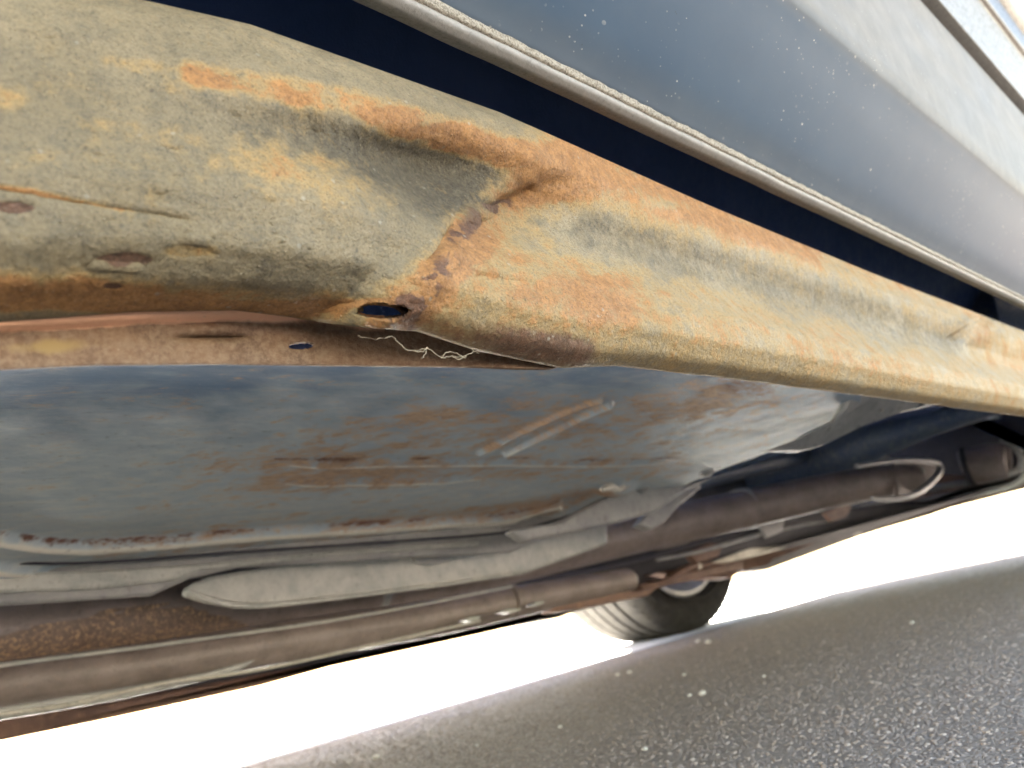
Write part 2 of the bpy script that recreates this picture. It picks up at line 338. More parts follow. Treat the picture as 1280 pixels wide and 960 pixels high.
M = dict(
    sill=mat_sill(), flange=mat_flange(), floor=mat_floor(), paint=mat_paint(), asphalt=mat_asphalt(), stones=mat_stones(),
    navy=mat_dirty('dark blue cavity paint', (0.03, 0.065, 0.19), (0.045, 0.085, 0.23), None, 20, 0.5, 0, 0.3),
    navy2=mat_dirty('dusty blue chassis paint', (0.05, 0.085, 0.17), (0.10, 0.14, 0.2), (0.2, 0.22, 0.24), 16, 0.5, 0, 0.4),
    underbody=mat_dirty('dark underbody paint', (0.03, 0.04, 0.065), (0.06, 0.07, 0.09), (0.12, 0.11, 0.10), 16, 0.5, 0, 0.4),
    hem=mat_dirty('weathered pale seam sealer', (0.182, 0.182, 0.182), (0.212, 0.212, 0.207), (0.122, 0.122, 0.122), 90, 0.5, 0, 0.5, 0.0004, speck=(0.188, 0.182, 0.167)),
    sealer=mat_dirty('gritty seam sealer', (0.336, 0.320, 0.280), (0.464, 0.440, 0.384), (0.144, 0.128, 0.104), 160, 0.7, 0, 0.3, 0.003, thr=(0.45, 0.62)),
    trim=mat_dirty('dull grey side moulding', (0.101, 0.098, 0.088), (0.132, 0.127, 0.114), (0.053, 0.053, 0.050), 40, 0.45, 0, 0.4, 0.0005, speck=(0.026, 0.026, 0.026)),
    rubber2=mat_dirty('dusty blue black seal', (0.025, 0.045, 0.11), (0.04, 0.07, 0.14), None, 60, 0.6, 0, 0.3),
    rubber=mat_dirty('black rubber seal', (0.015, 0.018, 0.024), (0.03, 0.035, 0.042), None, 40, 0.4, 0, 0.4),
    grey=mat_dirty('dusty grey painted steel', (0.24, 0.25, 0.255), (0.40, 0.405, 0.385), (0.15, 0.145, 0.135), 12, 0.36, 0, 0.5, 0.001, thr=(.52, .75)),
    pale=mat_dirty('pale green grey shield', (0.36, 0.385, 0.36), (0.56, 0.57, 0.52), (0.2, 0.195, 0.17), 26, 0.34, 0, 0.5, 0.001, thr=(.54, .75)),
    exhaust=mat_dirty('rust brown exhaust steel', (0.165, 0.138, 0.125), (0.26, 0.222, 0.205), (0.32, 0.24, 0.18), 22, 0.36, 0.0, 0.6, 0.0015, thr=(0.55, 0.75)),
    rust_sheen=mat_dirty('rusty muffler skin with gold sheen', (0.14, 0.10, 0.08), (0.2, 0.15, 0.115), (0.78, 0.53, 0.28), 40, 0.40, 0.0, 0.5, 0.002, thr=(0.46, 0.74)),  # gold blotches paint light reflected on the rusty shell
    frame=mat_dirty('dark rusty frame rail', (0.12, 0.075, 0.062), (0.22, 0.135, 0.1), (0.32, 0.2, 0.13), 18, 0.6, 0, 0.4, 0.0015),
    dark=mat_dirty('sooty dark metal', (0.03, 0.032, 0.045), (0.06, 0.06, 0.07), None, 18, 0.55, 0, 0.4),
    bright=mat_dirty('bare metal and lit edges', (0.55, 0.53, 0.46), (0.72, 0.7, 0.62), (0.25, 0.2, 0.15), 30, 0.35, 0.3, 0.6, 0.0008, thr=(0.58, 0.75)),
    tyre=mat_dirty('dusty tyre rubber', (0.025, 0.024, 0.023), (0.047, 0.045, 0.041), (0.072, 0.066, 0.058), 20, 0.9, 0, 0.05, 0.0012),
    fibre=mat_dirty('dry pale root', (0.262, 0.220, 0.158), (0.326, 0.283, 0.210), None, 200, 0.7, 0, 0.3, 0.0003),
    pebble=mat_dirty('pale pebble', (0.5, 0.47, 0.42), (0.66, 0.63, 0.58), None, 120, 0.6, 0, 0.4, 0.0006),
)
# ------------------------------------------------------------------ ground
def build_ground():
    xs = np.concatenate([[-400, -60, -12, -4], np.linspace(-2, 6, 161), [12, 60, 400]]); ys = np.concatenate([[-400, -60, -12, -4], np.linspace(-2, 4, 121), [12, 60, 400]])
    Xg, Yg = np.meshgrid(xs, ys, indexing='ij'); Z = (fbm(Xg * 2.2, Yg * 2.2, 3, 5) - 0.5) * 0.004
    Z[(np.abs(Xg) > 7) | (np.abs(Yg) > 5)] = 0
    o = from_np('asphalt_ground', np.stack([Xg.ravel(), Yg.ravel(), Z.ravel()], 1), grid_faces(len(xs), len(ys)), M['asphalt'])
    o['kind'] = 'structure'; o['label'] = 'grey worn asphalt under the car'
    # aggregate standing proud of the binder
    bm = bmesh.new(); bmesh.ops.create_icosphere(bm, subdivisions=1, radius=1)
    BV = np.array([v.co[:] for v in bm.verts]); bm.verts.index_update(); BF = np.array([[v.index for v in f.verts] for f in bm.faces]); bm.free()
    N = 120000
    x = RNG.uniform(0.0, 3.2, N * 3); y = RNG.uniform(0.02, 1.75, N * 3)
    d = np.hypot(x, y); keep = RNG.random(N * 3) < np.clip(1.0 / (d + 0.1) ** 1.3, 0, 1) ; x = x[keep][:N]; y = y[keep][:N]; n = len(x)
    s = 0.0009 + 0.0013 * RNG.random(n) ** 2.4
    V = BV[None] * (1 + 0.28 * (RNG.random((n, len(BV), 1)) - 0.5)); V = V * (s[:, None, None] * np.stack([0.8 + 0.5 * RNG.random(n), 0.8 + 0.5 * RNG.random(n), 0.45 + 0.35 * RNG.random(n)], 1)[:, None, :])
    a = RNG.random(n) * 6.283; c_, s_ = np.cos(a)[:, None], np.sin(a)[:, None]
    V = np.stack([V[..., 0] * c_ - V[..., 1] * s_, V[..., 0] * s_ + V[..., 1] * c_, V[..., 2]], 2)
    z = (fbm(x * 2.2, y * 2.2, 3, 5) - 0.5) * 0.004
    V += np.stack([x, y, z + s * -0.05], 1)[:, None, :]
    F = (BF[None] + (np.arange(n) * len(BV))[:, None, None]).reshape(-1, 3)
    o = from_np('asphalt_aggregate', V.reshape(-1, 3), F, M['stones'], smooth_=False)
    o['kind'] = 'stuff'; o['label'] = 'small grey stones set in the asphalt surface'; o['category'] = 'aggregate'
build_ground()
def far_bounce_ground():  # pale ground added beyond the car to bounce sunlight beneath it
    n = 240; V = []
    for x in np.sinh(np.linspace(-6, 6, n)) * 1.5:
        for y in (1.42, 1.45, 8, 30, 300): V.append((x, y, 0.001 if y == 1.42 else 0.006))
    o = from_np('pale_bounce_ground', V, grid_faces(n, 5), mat_dirty('pale bounce ground', (0.66, 0.63, 0.58), (0.75, 0.73, 0.68), (0.58, 0.56, 0.52), 5, 0.8, 0, 0.3), None)
    o['kind'] = 'structure'; o['label'] = 'pale ground beyond the car, added to bounce light under it'
far_bounce_ground()

# ------------------------------------------------------------------ the car
car = thing('parked_car', 'blue grey car with heavily rusted sill, seen from below beside its door', 'car', (0.6, 0.86, 0))
CAR = Matrix.Translation((-0.6, -0.86, 0))
class Root: pass
_link = link
def link(name, me, mat=None, parent=None, smooth_=True):
    o = _link(name, me, mat, parent, smooth_)
    if parent is car: o.matrix_parent_inverse = CAR
    return o
# --- rusted sill -----------------------------------------------------------
def xs_of(pts, r):
    out = []
    for px, py in pts:
        d = pdir(px, py); out.append((d[0] / math.hypot(d[1], d[2]) * r, math.atan2(d[2], d[1])))
    return sorted(out)
BOT = xs_of([(0, 398), (200, 386), (330, 386), (400, 395), (445, 403), (520, 408), (600, 434), (700, 455), (770, 453), (900, 468), (1080, 492), (1280, 519)], 0.205)
TOP = xs_of([(-200, -70), (0, -22), (100, -4), (200, 14), (330, 44), (480, 96), (640, 152), (740, 196), (900, 266), (1100, 348), (1280, 416)], 0.252)
PL = dense([(-.12, .25), (0, .222), (.12, .209), (.25, .205), (.45, .209), (.6, .219), (.78, .232), (.9, .242), (1, .256), (1.0, .27)], 1)
PR = dense([(-.12, .222), (0, .204), (.08, .1975), (.22, .1965), (.36, .203), (.55, .228), (.66, .236), (.8, .240), (.9, .246), (1, .262)], 1)
def prof(t, P):
    # smooth interpolation of radius by parameter
    k = np.linspace(-0.12, 1.0, 400); base = np.interp(k, P[:, 0], P[:, 1]); ker = np.hanning(31); ker /= ker.sum()
    base = np.convolve(np.pad(base, 15, mode='edge'), ker, mode='valid'); return np.interp(t, k, base)
CREASE = [(470, 400), (505, 382), (545, 338), (585, 298), (640, 265), (680, 240), (700, 215), (690, 185), (655, 158)]
def build_sill():
    xa = np.concatenate([np.linspace(-0.7, -0.06, 60)[:-1], np.arange(-0.06, 0.09, 0.001), np.arange(0.09, 0.17, 0.0005), np.arange(0.17, 0.42, 0.001), np.linspace(0.42, 1.0, 260)[1:], np.linspace(1.0, 1.75, 60)[1:]])
    tt = np.concatenate([np.linspace(-0.12, 0, 8)[:-1], np.linspace(0, 1, 230), [1.02, 1.05, 1.09, 1.14]])
    xa = np.unique(np.round(xa, 5)); xa = xa[np.concatenate([[True], np.diff(xa) > 2e-4])]
    X, T = np.meshgrid(xa, tt, indexing='ij')
    tb = np.interp(X, [p[0] for p in BOT], [p[1] for p in BOT]); tp = np.interp(X, [p[0] for p in TOP], [p[1] for p in TOP])
    TC = np.clip(T, 0, 1)
    def pos(r, th): return np.stack([X.ravel(), (r * np.cos(th)).ravel(), (r * np.sin(th)).ravel() + CAM_H], 1)
    th = tb + (tp - tb) * TC
    over = np.clip(T - 1, 0, 1); under = np.clip(-T, 0, 1)
    th = th - over * 0.9 + under * 0.6                      # beyond the silhouettes the sheet turns back inside
    r0 = prof(TC, PR) + over * 0.5 + under * 0.25
    px, py = pix(pos(r0, th)); px = px.reshape(X.shape); py = py.reshape(X.shape)
    # which side of the crease: crease runs from lower left to upper right
    rl = prof(TC, PL); rr = prof(TC, PR)
    cx = np.interp(-py, [-405, -382, -338, -298, -265, -240, -215, -185, -150, -100], [470, 508, 545, 585, 640, 680, 704, 700, 668, 640])
    wob = (fbm(px / 30, py / 30, 3, 3) - 0.5) * 30
    side = smooth(-60, 14, px + wob * .7 - cx)
    r = (rl + 0.0015) * (1 - side) + rr * side + over * 0.5 + under * 0.25
    px, py = pix(pos(r, th)); px = px.reshape(X.shape); py = py.reshape(X.shape)
    k = lambda *a, **b: stroke(px, py, *a, **b)
    # dent ahead of the crease, ridge above it, weld lumps along it
    r += 0.016 * blob(px, py, 580, 232, 95, 46, 10, 0.98) + 0.005 * blob(px, py, 450, 190, 120, 34, 10, 0.9)
    r -= 0.0026 * k([(240, 96), (420, 125), (560, 160), (690, 185)], 32)
    r -= 0.003 * blob(px, py, 690, 200, 46, 36, 0, 0.9)
    dc, _ = seg_dist(px, py, CREASE)
    r -= 0.0018 * smooth(225, 275, py) * np.exp(-(dc / 14) ** 2) * (0.3 + 1.2 * fbm(px / 9, py / 9, 4, 8))
    d2, _ = seg_dist(px, py, [(560, 305), (600, 268), (640, 262), (672, 240)])
    r += 0.0022 * np.exp(-(d2 / 6) ** 2)
    r += 0.002 * np.exp(-(seg_dist(px, py, [(535, 330), (560, 300), (575, 290)])[0] / 5) ** 2)
    # flow lines of the right part and the little fold near its far end
    r += 0.0012 * k([(600, 350), (700, 366), (900, 392)], 8) - 0.0035 * blob(px, py, 1235, 405, 40, 14, -28, 0.9) + 0.003 * k([(1190, 425), (1225, 403), (1240, 385)], 7)
    # left: long scratch, chips, blisters
    r += 0.0007 * k([(-20, 236), (90, 254), (230, 275)], 5)
    for (bx, by, rx, ry) in ((150, 322, 38, 11), (235, 311, 34, 10), (18, 262, 24, 11), (138, 351, 12, 4)): r += 0.0004 * blob(px, py, bx, by, rx, ry, 0, 0.15)
    r -= 0.0009 * k([(108, 320), (112, 330), (170, 333)], 2.5); r -= 0.0008 * k([(232, 298), (258, 302), (268, 310)], 2.2)
    for (bx, by, q) in ((220, 215, 6), (197, 235, 5), (60, 44, 5), (215, 181, 6), (120, 190, 4)): r -= 0.0009 * blob(px, py, bx, by, q * 1.5, q, 0, 0.7)
    for i in range(90):
        bx = RNG.uniform(0, 560); by = RNG.uniform(20, 370); q = RNG.uniform(1.2, 4.0); w_ = np.exp(-(((px - bx - (py - by)) / (q * 2.4)) ** 2 + ((py - by) / q) ** 2)); r -= 0.0004 * w_
    grit = fbm(X * 420, th * 84, 3, 20); r -= 0.0006 * (grit - 0.5)
    r += 0.0016 * (fbm(X * 18, th * 5, 3, 31) - 0.5)
    V = pos(r, th)
    # masks of wear and painted shade, found from where the marks sit
    gv = np.clip
    rust = 0.10 + 0.0 * px
    rust += 1.05 * k([(235, 95), (330, 112), (430, 128), (540, 165), (640, 195)], 15) + 0.55 * blob(px, py, 690, 205, 55, 60, 30, 0.6)
    rust += 0.35 * k([(480, 150), (600, 185), (680, 215)], 24) + 0.5 * k([(550, 345), (590, 300), (650, 262), (700, 225)], 22)
    rust += 0.55 * k([(480, 400), (540, 350), (580, 310)], 26) + 0.30 * blob(px, py, 330, 205, 160, 30, 12, 0.8) + 0.25 * blob(px, py, 390, 240, 90, 40, 10, 0.8) + 0.4 * blob(px, py, 175, 88, 50, 9, 8, 0.8)
    rust += 0.55 * blob(px, py, 0, 130, 28, 18, 0, 0.7) + 0.35 * blob(px, py, 134, 158, 24, 10, 0, 0.8) + 0.35 * blob(px, py, 60, 205, 40, 12, 0, 0.9) + 0.4 * blob(px, py, 235, 311, 36, 10, 0, 0.3) + 0.4 * blob(px, py, 225, 112, 16, 12, 0, .8)
    rust += 0.24 * side * k([(560, 400), (700, 385), (900, 400), (1100, 440), (1300, 478)], 46) + 0.3 * side * k([(600, 320), (680, 360), (760, 380)], 40)
    rust += 0.42 * side * k([(700, 195), (800, 232), (900, 272), (1020, 322), (1140, 372), (1210, 402)], 24) + 0.3 * side * k([(720, 220), (850, 275), (1000, 330)], 34)
    rust += 0.62 * k([(-40, 375), (60, 372), (180, 376), (330, 381), (450, 378), (500, 388)], 8) + 0.45 * k([(-30, 352), (60, 352), (180, 362)], 20)
    rust += 0.85 * k([(-20, 234), (80, 250), (150, 264)], 4.5) + 0.33 * side
    mod = fbm((px + 1.5 * py) / 42, (py - .35 * px) / 16, 4, 41); rust = rust * ((.30 + 1.4 * mod) * (1 - side) + (.62 + .75 * mod) * side) + .03
    rust += 0.75 * k([(-20, 360), (180, 368), (420, 380)], 20) + 1.3 * k([(-20, 233), (40, 241), (90, 251), (150, 265)], 3.6) + .8 * k([(150, 265), (225, 275)], 2.2)
    rust -= 0.42 * side * k([(730, 292), (900, 330), (1080, 385), (1180, 420)], 30)
    brown = 1.6 * blob(px, py, 152, 321, 36, 11, 0, 0.15) + 1.3 * blob(px, py, 16, 261, 28, 10, 4, 0.2) + 1.2 * blob(px, py, 138, 351, 13, 4.5, 0, 0.2) + 0.45 * k([(500, 392), (545, 350), (580, 310), (640, 268)], 16) * (fbm(px / 14, py / 14, 3, 77) > .48)
    brown += 0.5 * k([(470, 398), (540, 400), (640, 425), (720, 440)], 24) * side + 0.35 * blob(px, py, 690, 430, 90, 22, 4, 0.8) + 0.35 * k([(500, 385), (530, 360), (550, 330)], 14)
    brown += 0.5 * k([(570, 305), (610, 275), (650, 258)], 7) + 0.4 * k([(-40, 386), (180, 380), (450, 378)], 4) + 0.25 * blob(px, py, 640, 365, 50, 12, 0, 0.9)
    grime_shade = 0.85 * blob(px, py, 560, 230, 125, 56, 12, 0.95) + 0.8 * blob(px, py, 612, 236, 62, 40, 12, 0.95) + 0.55 * blob(px, py, 430, 180, 150, 36, 10, 0.8) + 0.3 * k([(330, 345), (430, 350), (490, 345)], 24) + 0.35 * k([(80, 300), (250, 325), (420, 340)], 34)  # dent blobs paint the shade of the hollow; strokes are grit
    grime_shade += 0.5 * side * k([(740, 292), (880, 330), (1060, 385), (1190, 420)], 26) + 0.5 * blob(px, py, 1240, 408, 60, 16, -10, 0.8) + 0.2 * k([(60, 60), (300, 60), (560, 150)], 16)  # first stroke paints the shade of the valley
    grime_shade += 0.25 * blob(px, py, 140, 140, 200, 60, 8, 0.9)
    wear = np.stack([gv(rust, 0, 1.6), gv(brown, 0, 1.6), gv(grime_shade, 0, 1.4), np.ones_like(px)], -1).reshape(-1, 4)
    F = grid_faces(len(xa), len(tt))
    # drain slot: cut out and its rim snapped to an oval
    pxf, pyf = px.ravel(), py.ravel()
    e = np.hypot((pxf - 478) / 30, (pyf - 389 + (pxf - 478) * 0.02) / 7.5)
    inside = e < 1; near = (e >= 1) & (e < 1.30)
    keep = ~inside[F].any(1)
    Fk = F[keep]
    o = from_np('rocker_panel', V, Fk, M['sill'], car, wear)
    s = o.modifiers.new('sheet', 'SOLIDIFY'); s.thickness = 0.0016; s.offset = 1
    return o
sill = build_sill()
sill['label'] = 'rusty creased sill panel with an oval drain slot'
# --- pinch weld flange hanging under the sill ----------------------------------
def flange():
    top = [(-60, 400), (0, 396), (200, 384), (330, 380), (405, 384), (440, 398), (520, 404), (600, 430), (640, 440), (690, 452), (708, 454)]
    bot = [(-60, 468), (0, 462), (120, 456), (250, 455), (400, 456.5), (520, 458), (600, 459), (650, 461), (690, 461.5), (708, 455)]
    n, mv = 1100, 80; P = np.linspace(-60, 708, n); ty = np.interp(P, *zip(*top)); by = np.interp(P, *zip(*bot))
    ks = np.hanning(41); ks /= ks.sum()
    ty = np.convolve(np.pad(ty, 20, mode='edge'), ks, 'valid'); by = np.convolve(np.pad(by, 20, mode='edge'), ks, 'valid'); by[-14:] = np.linspace(by[-15], ty[-1] + 0.8, 14)
    yf = np.interp(P, [-60, 0, 400, 520, 640, 708], [.2085, .2085, .2085, .2, .19, .184])
    V = []; W = []
    for i in range(n):
        for j in range(mv):
            u = j / (mv - 1); yy = ty[i] - 3 + (by[i] - ty[i] + 3) * u
            lip = 0.006 * math.exp(-((u - 0.12) / 0.13) ** 2) * float(smooth(390, 330, np.array(P[i]))) # rolled shoulder
            bulge = 0.0016 * math.exp(-((P[i] - 262) / 45) ** 2) * math.exp(-((u - 0.42) / 0.08) ** 2)
            hollow = 0.0045 * math.exp(-((P[i] - 262) / 40) ** 4) * math.exp(-((u - 0.56) / 0.05) ** 2)
            bk_ = float(smooth(370, 400, np.array(P[i]))) * float(smooth(530, 510, np.array(P[i])))
            yy -= 7 * bk_ * (1 - u) ** 3
            p = at(P[i], yy, Y=yf[i] - lip - bulge + hollow + .010 * bk_ * max(0, 1 - u * 4) + 0.0012 * math.sin(P[i] / 37) * u); V.append(p[:])
            rs = 1.0 * math.exp(-((u - 0.16) / 0.17) ** 2) * (1 if P[i] < 480 else 0.3); yl = max(0, 0.9 - abs(P[i] - 60) / 150) * math.exp(-((u - 0.65) / 0.2) ** 2)  # shoulder rust painted paler for the light it catches
            W.append((rs, yl, 0, 1))
    F = grid_faces(n, mv); V = np.array(V); px, py = pix(V)
    e = np.hypot((px - 376) / 16, (py - 433 + (px - 376) * 0.07) / 4.2); e2 = np.hypot((px - 478) / 31, (py - 389) / 7.5)
    keep = ~((e < 1) | (e2 < 1.0))[F].any(1)
    o = from_np('pinch_weld_flange', V, F[keep], M['flange'], car, W)
    s = o.modifiers.new('sheet', 'SOLIDIFY'); s.thickness = 0.0016; s.offset = 0
    o['label'] = 'brown rusted flange strip with a small oval hole'
flange()
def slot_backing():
    plate('slot_backing', [(430, 370), (524, 372), (522, 404), (432, 402)], .238, .002, M['navy'], car, 0)  # navy sheets added behind the holes to make them dark
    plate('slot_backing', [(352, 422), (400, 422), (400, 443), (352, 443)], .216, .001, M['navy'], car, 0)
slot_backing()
# inner faces behind the sill, seen through the slot, the gap and the flange hole
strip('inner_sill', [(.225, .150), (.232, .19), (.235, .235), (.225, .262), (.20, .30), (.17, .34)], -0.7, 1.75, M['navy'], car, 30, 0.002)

# --- door ---------------------------------------------------------------------
door = strip('door', dense([(.168, .27), (.166, .235), (.161, .219), (.159, .2168), (.157, .2166), (.1545, .2175), (.1505, .2195), (.147, .2225), (.136, .232), (.118, .2495), (.1035, .2645), (.0975, .2705), (.0940, .2745), (.0922, .281), (.0915, .292), (.0885, .33), (.086, .38), (.0835, .418), (.0865, .424), (.096, .426)], 5),
             -0.75, 1.5, M['paint'], car, 140)
V = np.array([v.co[:] for v in door.data.vertices]); z = V[:, 2] - CAM_H
wob = 0.006 * (fbm(V[:, 0] * 6, z * 30, 3, 2) - 0.5)
dust_sheen = smooth(.2675, .279, z + wob * .4) * (0.86 + 0.3 * (fbm(V[:, 0] * 14, z * 40, 3, 6) - 0.5)) + 0.2 * smooth(.232, .221, z + wob) + 0.05  # upper band paints a sky reflection; the rest is thin dust
ca = door.data.color_attributes.new('wear', 'FLOAT_COLOR', 'POINT'); W = np.ones((len(V), 4), np.float32); W[:, 0] = np.clip(dust_sheen, 0, 1); ca.data.foreach_set('color', W.ravel())
s_ = door.modifiers.new('sheet', 'SOLIDIFY'); s_.thickness = 0.0014; s_.offset = 0
door['label'] = 'dusty blue grey lower door skin'
def wobble(amp, fr, sd):
    def f(V):
        V[:, 1] += amp * (vnoise(V[:, 0] * fr, V[:, 2] * fr * 3, sd) - 0.5); V[:, 2] += amp * (vnoise(V[:, 0] * fr + 50, V[:, 2] * fr * 3, sd) - 0.5); return V
    return f
def child(o, par):
    o.parent = par; o.matrix_parent_inverse = par.matrix_parent_inverse.inverted() if par.parent else Matrix(); return o
def dstrip(name, pr, mat, nx=160, fn=None, k=4, X0=-0.75, X1=1.5, par=None):
    o = strip(name, dense(pr, k), X0, X1, mat, None, nx, 0, fn)
    o.parent = par or door; return o
dstrip('hem_flange', [(.163, .2165), (.1575, .2136), (.1548, .2138), (.1528, .215), (.1525, .2175), (.155, .2195)], M['hem'], 500, wobble(0.0004, 40, 4))
dstrip('seam_sealer', [(.1535, .2165), (.1512, .2168), (.1503, .2183), (.1493, .2205), (.1485, .2215), (.149, .2225)], M['sealer'], 1400, wobble(0.0004, 260, 9))
dstrip('side_moulding', [(.094, .428), (.0765, .4285), (.0742, .431), (.072, .445), (.068, .47), (.0625, .495), (.0605, .4985), (.066, .5)], M['trim'], 60)
dstrip('moulding_lip', [(.064, .4985), (.0575, .5), (.0565, .503), (.0565, .508), (.06, .511), (.066, .512)], M['trim'], 60)
dstrip('rubber_seal', [(.094, .4265), (.085, .4275), (.0845, .4315), (.09, .436)], M['rubber'], 20)
dstrip('rubber_seal', [(.064, .511), (.0665, .53), (.063, .60), (.061, .625)], M['rubber'], 20)
up_ = dstrip('upper_door_skin', [(.064, .622), (.054, .63), (.0515, .645), (.05, .70), (.052, .80), (.06, .86)], M['trim'], 20)

# --- floor pan -------------------------------------------------------------------
ZF = CAM_H + 0.152
def build_floor():
    xa = np.concatenate([np.linspace(-1.3, -0.1, 30)[:-1], np.linspace(-0.1, 1.0, 760)]); ya = np.linspace(0.205, 0.80, 560)
    X, Y = np.meshgrid(xa, ya, indexing='ij'); Z = np.full_like(X, ZF)
    px, py = pix(np.stack([X.ravel(), Y.ravel(), Z.ravel()], 1)); px = px.reshape(X.shape); py = py.reshape(X.shape)
    k = lambda *a, **b: stroke(px, py, *a, **b); g = lambda pts, w_: np.exp(-(seg_dist(px, py, pts)[0] / w_) ** 2)
    # pressed beads and steps (down is towards the camera)
    Z -= 0.0045 * g([(345, 589), (560, 582), (760, 580), (850, 577)], 2.4) * smooth(345, 400, px) * smooth(856, 790, px)
    Z -= 0.0045 * g([(340, 607), (470, 603), (610, 599)], 2.4) * smooth(335, 390, px) * smooth(620, 560, px)
    Z -= 0.004 * g([(600, 572), (650, 552), (700, 528), (755, 508)], 2.2) + 0.005 * g([(632, 572), (690, 548), (765, 512)], 2.6)
    Z += 0.001 * g([(640, 563), (700, 538), (750, 515)], 5)
    # ledge running round the pan near the tunnel
    led = [(-200, 600), (-60, 640), (0, 664), (60, 674), (110, 677), (200, 672), (330, 662), (480, 653), (620, 645), (700, 632)]
    led2 = [(-200, 640), (0, 689), (60, 696), (120, 697), (220, 688), (330, 680)]
    ly = np.interp(px, *zip(*led)); l2 = np.interp(px, *zip(*led2))
    Z -= 0.010 * smooth(-4, 5, py - ly) + 0.006 * g(led, 2.6) ; Z -= 0.008 * smooth(-3, 5, py - l2) * smooth(420, 300, px) + 0.006 * g(led2, 2.6)
    Z += 0.003 * (fbm(X * 5, Y * 7, 3, 4) - 0.5) + 0.0022 * (fbm(X * 22, Y * 22, 3, 9) - 0.5)
    Z += 0.012 * blob(px, py, 330, 530, 420, 60, -2, 0.8)
    # lumps and tears near the outrigger
    Z -= 0.01 * blob(px, py, 768, 610, 22, 6, -10, 0.6); Z += 0.008 * g([(650, 650), (720, 625), (760, 622)], 6)
    streak = fbm((px + 3 * py) / 34, (py + px * .12) / 7, 4, 14)
    rust = 0.08 + 0.5 * blob(px, py, 500, 560, 190, 34, -8, 0.8) * (0.5 + streak) + 0.55 * k([(340, 600), (480, 592), (700, 590), (850, 585)], 14) + 0.4 * k([(520, 540), (700, 530), (900, 500)], 20)
    rust += 0.55 * k([(120, 680), (350, 662), (560, 652), (760, 615)], 9) + 0.4 * blob(px, py, 560, 640, 100, 12, -5, 0.8) + 0.45 * blob(px, py, 820, 540, 150, 36, -12, 0.8) + 0.35 * blob(px, py, 660, 485, 20, 16, 70, 0.8)
    rust += 0.30 * blob(px, py, 330, 620, 190, 30, -4, 0.9) + 0.6 * blob(px, py, 710, 625, 60, 10, -14, 0.6) + 0.25 * k([(610, 568), (690, 530), (750, 505)], 5) + 0.35 * blob(px, py, 940, 495, 80, 22, 5, .8)
    brown = 0.75 * blob(px, py, 935, 485, 60, 20, 10, 0.8) + 0.5 * k([(130, 678), (350, 664), (600, 648)], 3) + 0.4 * k([(400, 587), (850, 581)], 3) + 0.4 * blob(px, py, 660, 485, 14, 14, 60, 0.8)
    pale = smooth(478, 600, py + (fbm(px / 70, py / 24, 4, 3) - 0.5) * 90 + 30 * smooth(250, 520, px)) * 0.95  # dark towards the sill paints the flange's shade; paler inward is dust
    fre = fbm((px + 2.2 * py) / 13, (py + px * .1) / 4.5, 3, 55); dots = smooth(.62, .72, fre) * smooth(480, 520, py + px * .06) * smooth(60, 240, px)
    rust = rust * (.35 + 1.2 * streak) + .45 * dots * (.4 + streak); edge = g([(345, 590), (560, 583), (760, 581), (850, 578)], 1.3) * smooth(345, 400, px) * smooth(856, 740, px) + g([(340, 608), (470, 604), (610, 600)], 1.3) * smooth(335, 390, px) * smooth(620, 560, px) + g([(x_, y_ + 1) for x_, y_ in led], 1.5) + g([(x_, y_ + 1) for x_, y_ in led2], 1.5) + .8 * g([(604, 574), (654, 554), (704, 530), (750, 512)], 1.6) + g([(636, 572), (694, 550), (765, 514)], 2)  # pale lines paint the light caught along beads and ledges
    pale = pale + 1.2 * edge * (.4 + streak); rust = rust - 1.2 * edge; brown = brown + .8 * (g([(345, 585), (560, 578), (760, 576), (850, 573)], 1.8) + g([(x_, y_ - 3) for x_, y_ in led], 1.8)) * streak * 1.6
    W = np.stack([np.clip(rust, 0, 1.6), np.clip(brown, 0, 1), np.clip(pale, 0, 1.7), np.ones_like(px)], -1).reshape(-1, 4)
    F = grid_faces(len(xa), len(ya))
    # trim to the outline: far end by the heel, long side by the tunnel lip
    yb = np.interp(px, [-400, 0, 180, 240, 330, 500, 640, 700, 760, 850, 905, 960, 1020, 1062, 1075, 1076], [740, 752, 746, 728, 712, 698, 668, 660, 630, 607, 583, 562, 548, 520, 500, 400])
    out = (py > yb + 3).ravel()
    keep = ~out[F].all(1)
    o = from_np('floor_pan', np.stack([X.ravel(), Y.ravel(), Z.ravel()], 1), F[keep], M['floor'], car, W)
    s = o.modifiers.new('sheet', 'SOLIDIFY'); s.thickness = 0.0015; s.offset = 1
    o['label'] = 'blue grey pressed floor pan blotched with rust'
build_floor()
# upper skin closing the cavities above tunnel, axle and far floor
def roofskin():
    strip('tunnel_skin', dense([(.66, .165), (.70, .21), (.78, .26), (.95, .27), (1.08, .25), (1.14, .17), (1.45, .155), (1.60, .15), (1.64, .11), (1.655, .12), (1.66, .2)], 4), -1.6, 0.72, M['underbody'], car, 20, 0.003)
    strip('rear_floor', dense([(.20, .31), (.5, .32), (.9, .33), (1.3, .32), (1.62, .30), (1.66, .22)], 4), 0.70, 3.0, M['navy'], car, 20, 0.003)
    bm = bmesh.new(); f = [bm.verts.new(p) for p in ((1.01, .2, ZF + .002), (1.01, .70, ZF + .002), (1.12, .70, ZF + .17), (1.12, .2, ZF + .17))]; bm.faces.new(f)
    bmesh.ops.subdivide_edges(bm, edges=bm.edges, cuts=6, use_grid_fill=True); bm_obj('heel_board', bm, M['navy2'], car)
roofskin()
